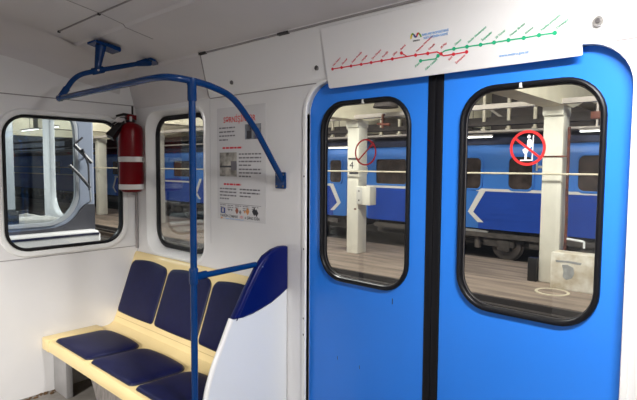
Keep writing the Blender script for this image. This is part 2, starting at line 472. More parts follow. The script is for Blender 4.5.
for (x, z, mm) in ((1.705, 1.85, 'screw'), (1.085, 1.85, 'screw')):
    obj('fastener', cyl_y(x, -0.022, z, 0.011, 0.006), M[mm], ceil)
f = obj('fastener', cyl_y(2.862, -0.022, 1.846, 0.016, 0.006), M['screwl'], ceil)
f['label'] = 'bright steel fastener'
obj('fastener_slot', cyl_y(2.862, -0.029, 1.846, 0.008, 0.003), M['screw'], f)

# floor, opposite wall with a doorway added to let the bench light in, far end wall
fl = obj('floor', bx(0, XE, YB, 0.03, -0.08, 0.0), M['floor'], smooth=False)
tag(fl, 'grey linoleum carriage floor', 'floor', kind='structure')
bd = [(YB, 0.0), (2.1, 0.0)]
OD0, OD1 = 0.60, 1.90  # unseen doorway, placed and sized to trim the fill beam on the bench
opp = [(0, -0.02), (OD0, -0.02)] + [p for p in reversed(rrect(OD0, -0.2, OD1, 1.787, [0, 0, 0.14, 0.14])) if p[1] > 0] + [(OD1, -0.02), (XE, -0.02), (XE, 1.80), (0, 1.80)]
wb = link('wall_back', plate_mesh(opp, [], 0.0, 0.028, SIDE(YB)), M['wall'])
tag(wb, 'white side wall opposite with a doorway added to let the bench light in', 'wall', kind='structure')
wf = obj('wall_front', bx(XE, XE + 0.04, YB, 0.03, -0.02, 2.3), M['wall'], smooth=False)
tag(wf, 'white wall closing the far end of the carriage', 'wall', kind='structure')

# ------------------------------------------------------------------ doors
DY = 0.030
def door(name, x0, x1, win, label, side):
    root = thing(name, label, 'door', ((x0 + x1) / 2, DY + 0.02, 0.0), kind='structure')
    wi = rrect(*win, 0.13)
    hole = rrect(win[0] + .008, win[1] + .008, win[2] - .008, win[3] - .008, 0.122)
    link('door_leaf', plate_mesh([(x0, 0.0), (x1, 0.0), (x1, 1.83), (x0, 1.83)], [hole], -0.032, 0.0, SIDE(DY), 0.003), M['door'], root)
    inner = rrect(win[0] + .019, win[1] + .019, win[2] - .019, win[3] - .019, 0.112)
    s = link('window_seal', plate_mesh(wi, [inner], -0.030, 0.014, SIDE(DY), 0.009), M['rubber'], root)
    cx = win[0] + (win[2] - win[0]) * (0.50 if side > 0 else 0.445)
    obj('seal_clip', bx(cx, cx + 0.010, DY - 0.0155, DY - 0.004, win[3] - 0.022, win[3] - 0.004, 0.002), M['clip'], s)
    g = rrect(win[0] + .012, win[1] + .012, win[2] - .012, win[3] - .012, 0.118)
    bd = rrect(win[0] + .021, win[1] + .021, win[2] - .021, win[3] - .021, 0.110)
    obj('glass_bead', tube([(u, DY + 0.008, v) for u, v in bd] + [(bd[0][0], DY + 0.008, bd[0][1])], 0.0018, 6), M['screw'], s)
    link('glass_pane', plate_mesh(g, [], -0.017, -0.013, SIDE(DY)), M['glass'], root, smooth=False)
    if side > 0: e0, e1 = x1, x1 + 0.0325
    else: e0, e1 = x0 - 0.0325, x0
    obj('rubber_edge', bx(e0, e1, DY - 0.004, DY + 0.03, 0.0, 1.83, 0.004), M['rubber'], root)
    return root
d1 = door('door_1', 1.59, 2.254, (1.690, 0.872, 2.180, 1.697), 'bright blue sliding door leaf beside the poster wall', 1)
d2 = door('door_2', 2.320, 3.00, (2.394, 0.872, 2.887, 1.697), 'bright blue sliding door leaf at the right', -1)
for (x, z, s) in ((2.10, 0.82, 0.006), (1.80, 0.50, 0.004), (1.93, 0.49, 0.004)):
    obj('scuff_mark', bx(x, x + s * .5, DY - 0.0012, DY + 0.002, z, z + s * 4), M['ink'], d1)
f = obj('fastener', cyl_y(2.585, DY, 0.525, 0.006, 0.003), M['screwl'], d2)

# stickers on the panes
def sticker(cx, cz, r, rw, m, slash, label, figure):
    y = DY + 0.012
    root = thing('no_leaning_sticker', label, 'sticker', (cx, y, cz - r), group='no leaning stickers on the door glass')
    Mx = Matrix.Translation((cx, y, cz)) @ SIDE(0)
    ci = lambda q: [(q * math.cos(2 * PI * k / 48), q * math.sin(2 * PI * k / 48)) for k in range(48)]
    link('ring', plate_mesh(ci(r), [ci(r - rw)], 0.0, 0.0006, Mx), m, root, smooth=False)
    a = math.radians(slash); q = r - rw * .5; hw = rw * .42
    d = Vector((math.cos(a), math.sin(a))); n = Vector((-d.y, d.x)) * hw
    pl = [tuple(d * q + n), tuple(-d * q + n), tuple(-d * q - n), tuple(d * q - n)]
    link('slash', plate_mesh(pl, [], 0.0003, 0.0008, Mx), m, root, smooth=False)
    if figure:
        k = r / 17.0
        def P(pts): return [((u - 17) * k, (17 - v) * k) for u, v in pts]
        shapes = [[(16.2, 6.0), (17.2, 4.6), (18.8, 4.5), (19.7, 6.0), (19.2, 7.6), (17.6, 8.0), (16.5, 7.4)],
                  [(16.6, 9.5), (18.6, 8.2), (20.6, 9.4), (21.3, 12.5), (20.9, 15.6), (19.2, 17.0), (17.0, 17.2), (16.4, 14.0)],
                  [(17.0, 17.2), (19.2, 17.0), (17.6, 20.5), (16.6, 22.0), (16.4, 28.0), (14.2, 28.2), (14.6, 23.0), (13.0, 21.0), (12.2, 18.6), (14.4, 17.2)],
                  [(21.6, 5.0), (22.6, 5.0), (22.2, 28.4), (21.0, 28.4)],
                  [(10.2, 28.2), (22.0, 28.0), (22.0, 29.2), (10.2, 29.4)]]
        names = ['head', 'torso', 'leg', 'door_edge', 'floor_line']
        for s, nm in zip(shapes, names):
            link(nm, plate_mesh(P(s), [], 0.0, 0.0002, Mx), M['signwhite'], root, smooth=False)
    return root
sticker(2.640, 1.470, 0.0615, 0.0095, M['signred'], -38, 'red prohibition sticker with white leaning figure, on the right-hand door glass', True)
sticker(1.940, 1.465, 0.0585, 0.0072, M['signdark'], 42, 'dark red empty ring sticker with a slash, on the left-hand door glass', False)

# ------------------------------------------------------------------ route map board above the doors
SL = 0.2419; B0 = Vector((0, -0.003, 1.745)); KB = 1.0210; KU = 3.288 * (1 - KB); KV = 1.40 * (1 - KB)
def board_M(u, v, off=0.0):       # v = height z on the board plane, at thickness off
    nrm = Vector((0, -1, -SL)).normalized(); u = u * KB + KU; v = v * KB + KV
    return Vector((u, B0.y - SL * (v - B0.z), v)) + nrm * off
BM = Matrix(((1, 0, 0, 0), (0, -SL, -1, B0.y + SL * B0.z), (0, 1, -SL, 0), (0, 0, 0, 1))) @ Matrix(((KB, 0, 0, KU), (0, KB, 0, KV), (0, 0, 1, 0), (0, 0, 0, 1)))   # (u, z, w)
mp = thing('route_map_board', 'white metro route map board with red and green lines above blue doors', 'sign', (2.31, -0.04, 1.745))
outl = rrect(1.795, 1.745, 2.826, 1.996, [0.012, 0.006, 0.004, 0.004])
link('board', plate_mesh(outl, [], -0.006, 0.0, BM, 0.002), M['board'], mp)
def stroke(pts, hw):
    bm = bmesh.new()
    for a, b in zip(pts, pts[1:]):
        a = Vector(a); b = Vector(b); d = (b - a).normalized(); n = Vector((-d.y, d.x)) * hw
        q = [a + n - d * hw * .5, b + n + d * hw * .5, b - n + d * hw * .5, a - n - d * hw * .5]
        lo = [bm.verts.new(board_M(p.x, p.y, 0.0002)) for p in q]; hi = [bm.verts.new(board_M(p.x, p.y, 0.0008)) for p in q]
        bm.faces.new(hi); bm.faces.new(lo[::-1])
        for k in range(4): bm.faces.new((lo[k], lo[(k + 1) % 4], hi[(k + 1) % 4], hi[k]))
    return bm
def disc(c, r):
    return plate_mesh([(c[0] + r * math.cos(2 * PI * k / 16), c[1] + r * math.sin(2 * PI * k / 16)) for k in range(16)], [], 0.0003, 0.0011, BM)
red = [(1.833, 1.824), (1.884, 1.824), (1.936, 1.824), (1.989, 1.824), (2.040, 1.8245), (2.092, 1.825), (2.143, 1.825), (2.248, 1.825), (2.300, 1.824)]
rp = obj('red_line', stroke(red + [(2.338, 1.824), (2.352, 1.816), (2.363, 1.807), (2.403, 1.807), (2.453, 1.808)], 0.0022), M['red'], mp, smooth=False)
obj('red_branch', stroke([(2.209, 1.826), (2.187, 1.841)], 0.002), M['red'], rp, smooth=False)
for c in red + [(2.187, 1.841), (2.354, 1.815), (2.403, 1.807), (2.453, 1.808)]:
    link('station_dot', disc(c, 0.0062), M['red'], rp, smooth=False)
gr = [(2.406, 1.825), (2.456, 1.825), (2.506, 1.824), (2.554, 1.824), (2.603, 1.824), (2.653, 1.823), (2.701, 1.824), (2.749, 1.823)]
gp = obj('green_line', stroke([(2.267, 1.802), (2.330, 1.801), (2.341, 1.810), (2.355, 1.818), (2.373, 1.824)] + gr, 0.0022), M['green'], mp, smooth=False)
for c in gr + [(2.267, 1.802), (2.341, 1.810)]:
    link('station_dot', disc(c, 0.0066), M['green'], gp, smooth=False)
def writing(s, u, v, size, ang, m, parent, align='LEFT', name='lettering', sx=1.0):
    T = BM @ Matrix.Translation((u, v, 0.0008)) @ Matrix.Rotation(math.radians(ang), 4, 'Z') @ Matrix.Diagonal((sx, 1, 1, 1))
    link(name, text_mesh(s, size, T, align=align), m, parent, smooth=False)
names_r = ['Həzi Aslanov', 'Əhmədli', 'Xalqlar dostluğu', 'Neftçilər', 'Qara Qarayev', 'Koroğlu', 'Ulduz', 'Nəriman Nərimanov', 'Gənclik']
for (c, s) in zip(red, names_r): writing(s, c[0] + 0.007, c[1] + 0.010, 0.0100, 31, M['red'], rp)
writing('Bakmil', 2.187, 1.851, 0.0100, 31, M['red'], rp); writing('28 May', 2.356, 1.832, 0.0100, 31, M['red'], rp)
writing('Sahil', 2.398, 1.797, 0.0100, 31, M['red'], rp, 'RIGHT'); writing('İçərişəhər', 2.449, 1.797, 0.0100, 31, M['red'], rp, 'RIGHT')
names_g = ['Nizami', 'Elmlər Akademiyası', 'İnşaatçılar', '20 Yanvar', 'Memar Əcəmi', 'Nəsimi', 'Azadlıq prospekti', 'Dərnəgül']
for (c, s) in zip(gr, names_g): writing(s, c[0] + 0.007, c[1] + 0.010, 0.0100, 31, M['green'], gp)
writing('Xətai', 2.262, 1.793, 0.0100, 31, M['green'], gp, 'RIGHT'); writing('Cəfər Cabbarlı', 2.338, 1.797, 0.0100, 31, M['green'], gp, 'RIGHT')
writing('BAKI METROPOLİTENİ', 2.338, 1.8875, 0.0105, 0, M['lblue'], mp, 'CENTER', 'title')
writing('XƏTLƏRİNİN SXEMİ', 2.338, 1.8755, 0.0105, 0, M['lblue'], mp, 'CENTER', 'title')
writing('www.metro.gov.az', 2.617, 1.775, 0.0130, 0, M['lblue'], mp, 'CENTER', 'web_address')
lg = obj('logo', stroke([(2.236, 1.886), (2.237, 1.893), (2.241, 1.899)], 0.003), M['yellow'], mp, smooth=False)
obj('logo_stroke', stroke([(2.241, 1.899), (2.245, 1.901), (2.249, 1.898)], 0.003), M['lgreen'], lg, smooth=False)
obj('logo_stroke', stroke([(2.249, 1.898), (2.254, 1.889), (2.260, 1.889)], 0.003), M['navyink'], lg, smooth=False)
obj('logo_stroke', stroke([(2.260, 1.889), (2.266, 1.899), (2.271, 1.899)], 0.003), M['signred'], lg, smooth=False)
obj('logo_stroke', stroke([(2.271, 1.899), (2.276, 1.893), (2.279, 1.886)], 0.003), M['lgreen'], lg, smooth=False)
writing('metro', 2.258, 1.873, 0.0115, 0, M['ink'], lg, 'CENTER', 'logo_lettering')

# ------------------------------------------------------------------ notice poster on the wall
po = thing('safety_poster', 'printed white safety poster with red headings and small pictures on the wall', 'poster', (1.13, -0.001, 1.085))
link('paper', plate_mesh(rrect(0.925, 1.085, 1.335, 1.705, 0.004), [], 0.0, 0.0012, SIDE(-0.0008)), M['film'], po, smooth=False)
def pw(s, u, v, size, m, align='LEFT', name='lettering', sx=1.0, bold=0.0):
    T = SIDE(-0.0022) @ Matrix.Translation((u, v, 0)) @ Matrix.Diagonal((sx, 1, 1, 1))
    link(name, text_mesh(s, size, T, 0.0003, align, bold), m, po, smooth=False)
def pb(u0, u1, v0, v1, m, name='print', parent=None, off=0.0):
    return obj(name, bx(u0, u1, -0.0027 - off, -0.0015, v0, v1), m, parent or po, smooth=False)
def lines(u0, u1, v, n, step, m, h=0.0075):
    bm = bmesh.new(); random.seed(int(u0 * 1000 + v * 100))
    for k in range(n):
        u = u0; e = u1 if k < n - 1 else u0 + (u1 - u0) * 0.55
        while u < e:
            l = random.uniform(0.014, 0.036); l = min(l, e - u)
            add_box(bm, u, u + l, -0.0026, -0.0015, v - k * step, v - k * step + h); u += l + 0.006
    return obj('text_lines', bm, m, po, smooth=False)
pw('SƏRNİŞİNLƏR', 1.120, 1.622, 0.044, M['signred'], 'CENTER', 'heading', 0.92, 0.0005)
lines(0.945, 1.085, 1.590, 4, 0.022, M['inkgrey'])
q = pb(1.17, 1.30, 1.525, 1.605, M['pic2'], 'picture')
pb(1.185, 1.225, 1.53, 1.57, M['ink'], 'print', q, 0.0004); pb(1.255, 1.285, 1.53, 1.58, M['navyink'], 'print', q, 0.0004)
lines(0.975, 1.285, 1.478, 1, 0.02, M['red'], 0.010)
q = pb(0.948, 1.100, 1.325, 1.458, M['pic'], 'picture')
pb(0.950, 1.055, 1.375, 1.385, M['ink'], 'print', q, 0.0004); pb(1.05, 1.098, 1.36, 1.41, M['inkgrey'], 'print', q, 0.0004)
lines(1.118, 1.30, 1.444, 4, 0.020, M['inkgrey']); lines(1.118, 1.30, 1.362, 3, 0.019, M['inkgrey'])
lines(0.985, 1.26, 1.277, 1, 0.02, M['red'], 0.010)
lines(0.948, 1.095, 1.253, 4, 0.0185, M['inkgrey']); lines(1.125, 1.29, 1.253, 3, 0.0185, M['inkgrey'])
pb(0.945, 1.30, 1.1725, 1.1745, M['inkgrey'], 'rule')
for i, x in enumerate((0.947, 1.013, 1.080, 1.147, 1.222)):
    lines(x + 0.004, x + 0.056, 1.163, 2 + i % 2, 0.011, M['inkgrey'], 0.004)
q = pb(0.955, 0.996, 1.115 + 0.004, 1.150, M['navyink'], 'picture'); pb(0.967, 0.984, 1.125, 1.145, M['tag'], 'print', q, 0.0004)
bmf = lambda u, v, s: [(u - s, v), (u, v + s * 1.3), (u + s, v), (u, v - s * 1.3)]
for (u, v, s, m) in ((1.030, 1.140, 0.006, 'inkgrey'), (1.055, 1.140, 0.006, 'inkgrey'), (1.100, 1.138, 0.015, 'skinred'), (1.128, 1.132, 0.010, 'inkgrey'),
                     (1.165, 1.136, 0.007, 'orange'), (1.190, 1.140, 0.016, 'orange'), (1.245, 1.142, 0.018, 'ink'), (1.262, 1.136, 0.016, 'ink')):
    link('picture', plate_mesh(bmf(u, v, s), [], 0.0, 0.0008, SIDE(-0.0018)), M[m], po, smooth=False)
pw('YANĞIN ZAMANI', 0.950, 1.098, 0.0215, M['ink'], 'LEFT', 'phone_line', 0.92, 0.0002)
pw('101', 1.122, 1.098, 0.0230, M['red'], 'LEFT', 'phone_line')
pw('-ə ZƏNG EDİN', 1.162, 1.098, 0.0215, M['ink'], 'LEFT', 'phone_line', 0.85, 0.0002)
pw('Bakı Metropoliteni', 1.000, 1.0885 - 0.012 + 0.012, 0.008, M['lblue'], 'LEFT', 'footer', 2.6)
pb(0.955, 0.972, 1.0885, 1.096, M['orange'], 'footer_logo')

po.location.z += 0.018

# ------------------------------------------------------------------ bench seat
se = thing('bench_seat', 'cream plastic three place bench with navy cushions below the side window', 'seat', (0.74, -0.32, 0.0))
SX0, SX1 = 0.004, 1.458
prof = [(-0.632, 0.280), (-0.636, 0.300), (-0.634, 0.328), (-0.624, 0.343), (-0.606, 0.348), (-0.45, 0.338), (-0.275, 0.328), (-0.215, 0.334), (-0.185, 0.352),
        (-0.165, 0.40), (-0.100, 0.575), (-0.032, 0.775), (-0.022, 0.800), (-0.010, 0.808), (-0.004, 0.800), (-0.012, 0.74), (-0.075, 0.56), (-0.135, 0.40), (-0.18, 0.315), (-0.24, 0.300), (-0.60, 0.312), (-0.622, 0.278)]
bm = bmesh.new()
xs = [SX0, SX0 + 0.006, SX1 - 0.006, SX1]
rws = [[bm.verts.new((x, y, z)) for (y, z) in prof] for x in xs]
n = len(prof)
for a, b in zip(rws, rws[1:]):
    for k in range(n): bm.faces.new((a[k], a[(k + 1) % n], b[(k + 1) % n], b[k]))
bm.faces.new(rws[0]); bm.faces.new(rws[-1][::-1])
sh = obj('shell', bm, M['cream'], se, auto=35)
obj('end_block', bx(0.004, 0.105, -0.638, -0.300, 0.276, 0.353, 0.008), M['cream'], se)
obj('shell_joint', bx(0.02, SX1, -0.172, -0.150, 0.384, 0.3865), M['creamd'], sh, smooth=False)

def cushion(outline, frame, th, m, name):
    """puffed pad: rings inset towards the centre"""
    bm = bmesh.new()
    cx = sum(p[0] for p in outline) / len(outline); cy = sum(p[1] for p in outline) / len(outline)
    steps = [(0.0, 0.0), (0.0, th * 0.55), (0.006, th * 0.85), (0.016, th), (0.05, th * 1.18), (0.11, th * 1.28)]
    rings = []
    for ins, h in steps:
        r = []
        for (u, v) in outline:
            d = Vector((cx - u, cy - v)); L = d.length
            k = min(ins, L * 0.8) / L
            r.append(bm.verts.new(frame(u + d.x * k, v + d.y * k, h)))
        rings.append(r)
    n = len(outline)
    for a, b in zip(rings, rings[1:]):
        for k in range(n): bm.faces.new((a[k], a[(k + 1) % n], b[(k + 1) % n], b[k]))
    bm.faces.new(rings[-1]); bm.faces.new(rings[0][::-1])
    o = obj(name, bm, m, se, auto=50)
    bm = bmesh.new()
    pts = [frame(u, v, th * 0.25) for u, v in outline]
    add_tube(bm, pts + [pts[0]], 0.0045, 6)
    obj('piping', bm, M['pipingd'], o)
    return o
# back cushions live on the sloping back: v measured along the slope
ba = Vector((0, -0.165, 0.40)); bb = Vector((0, -0.032, 0.775)); bdir = (bb - ba).normalized()
bn = Vector((0, -bdir.z, bdir.y))
def fback(u, v, w): return ba + Vector((u, 0, 0)) + bdir * v + bn * (w + 0.000)
def fseat(u, v, w): return Vector((u, v, 0.3440 - (v + 0.60) * 0.036 + w))
def arch(u0, u1, v0, v1, rise, r, rb, dip=0.012):
    """rounded pad with an arched far edge"""
    out = []
    base = rrect(u0, v0, u1, v1, [rb, rb, r, r], 5)
    # resample: add points along the long edges
    dense = []
    for a, b in zip(base, base[1:] + base[:1]):
        L = math.hypot(b[0] - a[0], b[1] - a[1]); k = max(1, int(L / 0.03))
        for i in range(k): dense.append((a[0] + (b[0] - a[0]) * i / k, a[1] + (b[1] - a[1]) * i / k))
    vm = (v0 + v1) / 2
    for (u, v) in dense:
        s = (u - (u0 + u1) / 2) / ((u1 - u0) / 2)
        if v > vm: v += rise * (1 - s * s) * (v - vm) / (v1 - vm)
        else: v -= dip * (1 - s * s) * (vm - v) / (vm - v0)
        out.append((u, v))
    return out
for (u0, u1) in ((0.018, 0.462), (0.487, 0.930), (0.955, 1.398)):
    cushion(arch(u0, u1, 0.022, 0.364, 0.022, 0.040, 0.022, 0.004), fback, 0.012, M['navy'], 'back_cushion')
for (u0, u1) in ((0.132, 0.578), (0.610, 1.056), (1.088, 1.446)):
    cushion(arch(u0, u1, -0.606, -0.298, 0.022, 0.055, 0.025, 0.0), fseat, 0.020, M['navy'], 'seat_cushion')
obj('leg', bx(0.006, 0.195, -0.575, -0.535, 0.0, 0.31, 0.004), M['legm'], se)
obj('leg', bx(1.30, 1.44, -0.575, -0.535, 0.0, 0.31, 0.004), M['legm'], se)
obj('front_panel', prism([(0.29, 0.31), (1.44, 0.31), (1.44, 0.0), (0.50, 0.0)], (0.0, 0.012), fS(-0.50)), M['brushed'], se)
obj('underseat_shade_sheet', bx(0.006, 1.44, -0.30, -0.29, 0.0, 0.31), M['dark'], se)  # dark sheet standing in for the shade in the gap under the bench
gb = bmesh.new(); random.seed(3)
for k in range(26):
    x = random.uniform(0.006, 0.05); y = random.uniform(-0.80, -0.585); s = random.uniform(0.004, 0.012)
    add_box(gb, x, x + s, y, y + s * 1.5, 0.0, s * 0.7)
g = obj('floor_grit', gb, M['debris']); tag(g, 'brown grit gathered on the floor below the end wall', 'dirt', kind='stuff')

# ------------------------------------------------------------------ seat divider
sd = thing('seat_divider', 'curved white end panel with a navy blue cap beside the doors', 'partition', (1.48, -0.28, 0.0))
edge = [(-0.012, 1.008), (-0.05, 1.010), (-0.10, 1.000), (-0.155, 0.975), (-0.20, 0.930), (-0.27, 0.830), (-0.315, 0.755), (-0.345, 0.710), (-0.40, 0.600), (-0.445, 0.515), (-0.48, 0.42), (-0.495, 0.34), (-0.50, 0.22), (-0.50, 0.0)]
low = [(-0.345, 0.710), (-0.29, 0.706), (-0.23, 0.712), (-0.17, 0.725), (-0.11, 0.742), (-0.05, 0.768), (-0.004, 0.792)]
PX0, PX1 = 1.474, 1.498
fx = fE(0)
pl = [(-0.004, 0.792)] + low[::-1][1:] + edge[8:] + [(-0.004, 0.0)]
link('panel', plate_mesh(pl, [], PX0, PX1, ENDW(), 0.006), M['panel'], sd)
cp = [(-0.004, 1.004)] + edge[0:8] + low[1:]
link('cap', plate_mesh(cp, [], PX0 - 0.006, PX1 + 0.008, ENDW(), 0.010), M['cap'], sd)
rim = [Vector((0, y, z)) for (y, z) in edge[7:]]
bm = bmesh.new(); add_tube(bm, fillet([(1.486, y, z) for (y, z) in edge[7:]], 0.03, 3), 0.0135, 10)
obj('edge_rim', bm, M['rim'], sd)
obj('cap_bead', tube([(PX1 + 0.007, y + 0.016, z - 0.008) for (y, z) in edge[3:8]], 0.0025, 6), M['cap'], sd)
obj('screw', bx(PX1 + 0.006, PX1 + 0.010, -0.178, -0.172, 0.925, 0.931), M['screwl'], sd)

# ------------------------------------------------------------------ handrail
hr = thing('grab_rail', 'glossy dark blue tubular grab rail running from floor pole to ceiling and wall', 'handrail', (1.475, -0.535, 0.0))
R = 0.0145
PXY = (1.479, -0.537)
obj('pole', tube([(PXY[0], PXY[1], 0.0), (PXY[0], PXY[1], 1.75)], R, 18), M['rail'], hr)
armp = [(1.462, -0.004, 1.333), (1.476, -0.185, 1.566), (1.480, -0.318, 1.694), (1.480, -0.43, 1.736), (1.479, -0.537, 1.750)]
corner = [(1.445, -0.63, 1.757), (1.34, -0.655, 1.757), (1.20, -0.655, 1.757), (0.436, -0.655, 1.757)]
main = [Vector(armp[0]), Vector(armp[1])] + smooth_path([armp[1], armp[2], armp[3], armp[4]] + corner[:3])[1:] + [Vector(corner[3])]
obj('overhead_rail', tube(main, R, 18), M['rail'], hr)
upper = fillet([(0.436, -0.655, 1.760), (0.425, -0.570, 1.890), (0.42, -0.45, 1.932), (0.42, -0.145, 2.026)], [0, 0.12, 0.10, 0], 8)
obj('ceiling_rail', tube(upper, R * 0.95, 16), M['rail'], hr)
obj('clamp', tube([(0.455, -0.655, 1.7605), (0.418, -0.657, 1.757)], R * 1.25, 16), M['rail'], hr)
obj('clamp', tube([(0.436, -0.662, 1.750), (0.432, -0.622, 1.812)], R * 1.22, 16), M['rail'], hr)
c = obj('clamp', tube([(0.42, -0.475, 1.923), (0.42, -0.415, 1.943)], R * 1.35, 14), M['rail'], hr)
obj('bolt', lathe([(0.004, -0.03), (0.0055, -0.027), (0.0055, 0.0)], (0.445 + 0.0, -0.452, 1.932), 'X', 8), M['screwl'], c)
bm = bmesh.new()
add_tube(bm, [(0.42, -0.447, 1.945), (0.42, -0.425, 2.075)], [0.017, 0.030], 12)
obj('hanger', bm, M['rail'], hr)
obj('ceiling_plate', prism([(-0.480, 2.092), (-0.480, 2.080), (-0.335, 2.048), (-0.330, 2.060), (-0.335, 2.075)], (0.37, 0.47), lambda u, v, w: Vector((w, u, v))), M['rail'], hr)
obj('ceiling_plate', prism([(0.36, -0.155), (0.48, -0.155), (0.48, -0.12), (0.45, -0.085), (0.39, -0.085), (0.36, -0.12)], (0.0, 0.012), lambda u, v, w: Vector((u, v, 2.041 - (v + 0.13) * 0.22 - w - 0.002))), M['rail'], hr)
obj('end_socket', tube([(0.42, -0.205, 2.008), (0.42, -0.128, 2.031)], [R * 1.15, R * 1.8], 14), M['rail'], hr)
pp = link('wall_plate', plate_mesh(rrect(1.415, 1.290, 1.487, 1.372, 0.008), [], 0.0, 0.010, SIDE(-0.001), 0.002), M['rail'], hr)
for (a, b) in ((1.427, 1.302), (1.475, 1.302), (1.427, 1.360), (1.475, 1.360)):
    obj('bolt', cyl_y(a, -0.012, b, 0.0055, 0.003, 8), M['screw'], pp)
obj('collar', lathe([(R * 1.18, 0.0), (R * 1.32, 0.004), (R * 1.32, 0.062), (R * 1.42, 0.066), (R * 1.42, 0.092)], (PXY[0], PXY[1], 1.668), 'Z', 18), M['rail'], hr)
obj('collar', lathe([(R * 1.15, 0.0), (R * 1.35, 0.004), (R * 1.35, 0.066), (R * 1.15, 0.07)], (PXY[0], PXY[1], 0.900), 'Z', 18), M['rail'], hr)
obj('arm', tube([(PXY[0], PXY[1], 0.930), (1.478, -0.195, 0.937)], R * 0.92, 16), M['rail'], hr)
obj('collar', tube([(PXY[0], PXY[1], 0.930), (1.473, -0.47, 0.9315)], R * 1.2, 16), M['rail'], hr)
obj('base_flange', lathe([(0.045, 0.0), (0.045, 0.006), (0.022, 0.012), (0.018, 0.03)], (PXY[0], PXY[1], 0.0), 'Z', 18), M['rail'], hr)

# ------------------------------------------------------------------ fire extinguisher in the corner
EX = (0.090, -0.084)
ex = thing('fire_extinguisher', 'red fire extinguisher strapped upright in the corner by the end window', 'extinguisher', (EX[0], EX[1], 1.22))
r = 0.078
obj('cylinder', lathe([(0.040, 1.222), (0.060, 1.226), (0.070, 1.238), (r, 1.255), (r, 1.622), (0.075, 1.646), (0.066, 1.663), (0.048, 1.675), (0.028, 1.682), (0.026, 1.690)], (EX[0], EX[1], 0), 'Z', 32), M['extred'], ex)
for z in (1.424, 1.242):
    s = obj('strap', lathe([(r + 0.0005, z), (r + 0.003, z + 0.001), (r + 0.003, z + 0.033), (r + 0.0005, z + 0.034)], (EX[0], EX[1], 0), 'Z', 32), M['strap'], ex)
    if z > 1.4: obj('buckle', bx(EX[0] + 0.050, EX[0] + 0.068, EX[1] + 0.028, EX[1] + 0.052, z + 0.004, z + 0.030, 0.002), M['black'], s)
obj('neck', lathe([(0.027, 1.684), (0.030, 1.688), (0.030, 1.705), (0.018, 1.71)], (EX[0], EX[1], 0), 'Z', 16), M['black'], ex)
obj('valve_body', bx(EX[0] - 0.018, EX[0] + 0.02, EX[1] - 0.03, EX[1] + 0.035, 1.700, 1.735, 0.005), M['extred'], ex)
bm = bmesh.new()
add_tube(bm, [(EX[0], EX[1] + 0.02, 1.730), (EX[0] + 0.006, EX[1] - 0.05, 1.735), (EX[0] + 0.008, EX[1] - 0.10, 1.72)], [0.010, 0.009, 0.007], 8)
lv = obj('lever', bm, M['black'], ex)
obj('lever', tube([(EX[0], EX[1] + 0.01, 1.712), (EX[0] + 0.01, EX[1] - 0.075, 1.705), (EX[0] + 0.012, EX[1] - 0.145, 1.652)], [0.009, 0.008, 0.006], 8), M['black'], ex)
obj('safety_tag', bx(EX[0] + 0.018, EX[0] + 0.022, EX[1] - 0.115, EX[1] - 0.050, 1.680, 1.708, 0.001), M['tag'], ex)
obj('safety_tag', bx(EX[0] + 0.030, EX[0] + 0.033, EX[1] - 0.022, EX[1] - 0.006, 1.690, 1.722, 0.001), M['tag'], ex)
bm = bmesh.new()
add_tube(bm, [(EX[0] + 0.01, EX[1] - 0.055, 1.690), (EX[0] + 0.01, EX[1] - 0.095, 1.640), (EX[0] + 0.005, EX[1] - 0.145, 1.580)], [0.016, 0.030, 0.036], 4)
obj('discharge_horn', bm, M['black'], ex, smooth=False)
obj('bracket', bx(0.002, 0.03, EX[1] - 0.03, EX[1] + 0.03, 1.24, 1.62), M['legm'], ex)

# ================================================================== OUTSIDE: the depot
GZ = -0.90
g = obj('depot_track_bed', bx(-45, 25, 0.35, 7.05, GZ - 0.35, GZ - 0.25), M['pit'], smooth=False); tag(g, 'dark track bed beside the platform strip', 'ground', kind='structure')
g = obj('depot_floor', bx(-45, 25, 7.05, 10.75, GZ - 0.35, GZ), M['ground'], smooth=False); tag(g, 'brown concrete walkway strip between the tracks', 'floor', kind='structure')
g = obj('depot_rear_track_bed', bx(-45, 25, 10.75, 17.0, GZ - 0.6, GZ - 0.12), M['pit'], smooth=False); tag(g, 'dark track bed under the parked train', 'ground', kind='structure')
for i, (y, lab) in enumerate(((6.45, 'steel running rail nearest the concrete walkway edge'), (4.93, 'steel running rail nearest the carriage we stand in'))):
    bm = bmesh.new(); z = GZ - 0.245
    add_box(bm, -45, 25, y - 0.07, y + 0.07, z, z + 0.03); add_box(bm, -45, 25, y - 0.012, y + 0.012, z, z + 0.13); add_box(bm, -45, 25, y - 0.036, y + 0.036, z + 0.12, z + 0.17)
    tag(obj('running_rail', bm, M['steel'], smooth=False), lab, 'rail', 'rails beside the walkway')
bm = bmesh.new()
add_box(bm, -45, 25, 6.74, 6.86, GZ - 0.26, GZ - 0.08)
add_box(bm, -45, 25, 6.98, 7.045, GZ - 0.26, GZ - 0.01)
tag(obj('third_rail_cover', bm, M['deck'], smooth=False), 'dark trackside cover strip along the walkway edge', 'cover')
g = obj('depot_wall', bx(-45, 25, 17.0, 17.2, -2.0, 6.0), M['darkwall'], smooth=False); tag(g, 'dark rear wall of the depot', 'wall', kind='structure')
g = obj('depot_ceiling', bx(-45, 25, 0.4, 17.2, 4.6, 4.8), M['darkroof'], smooth=False); tag(g, 'dark depot roof slab', 'ceiling', kind='structure')

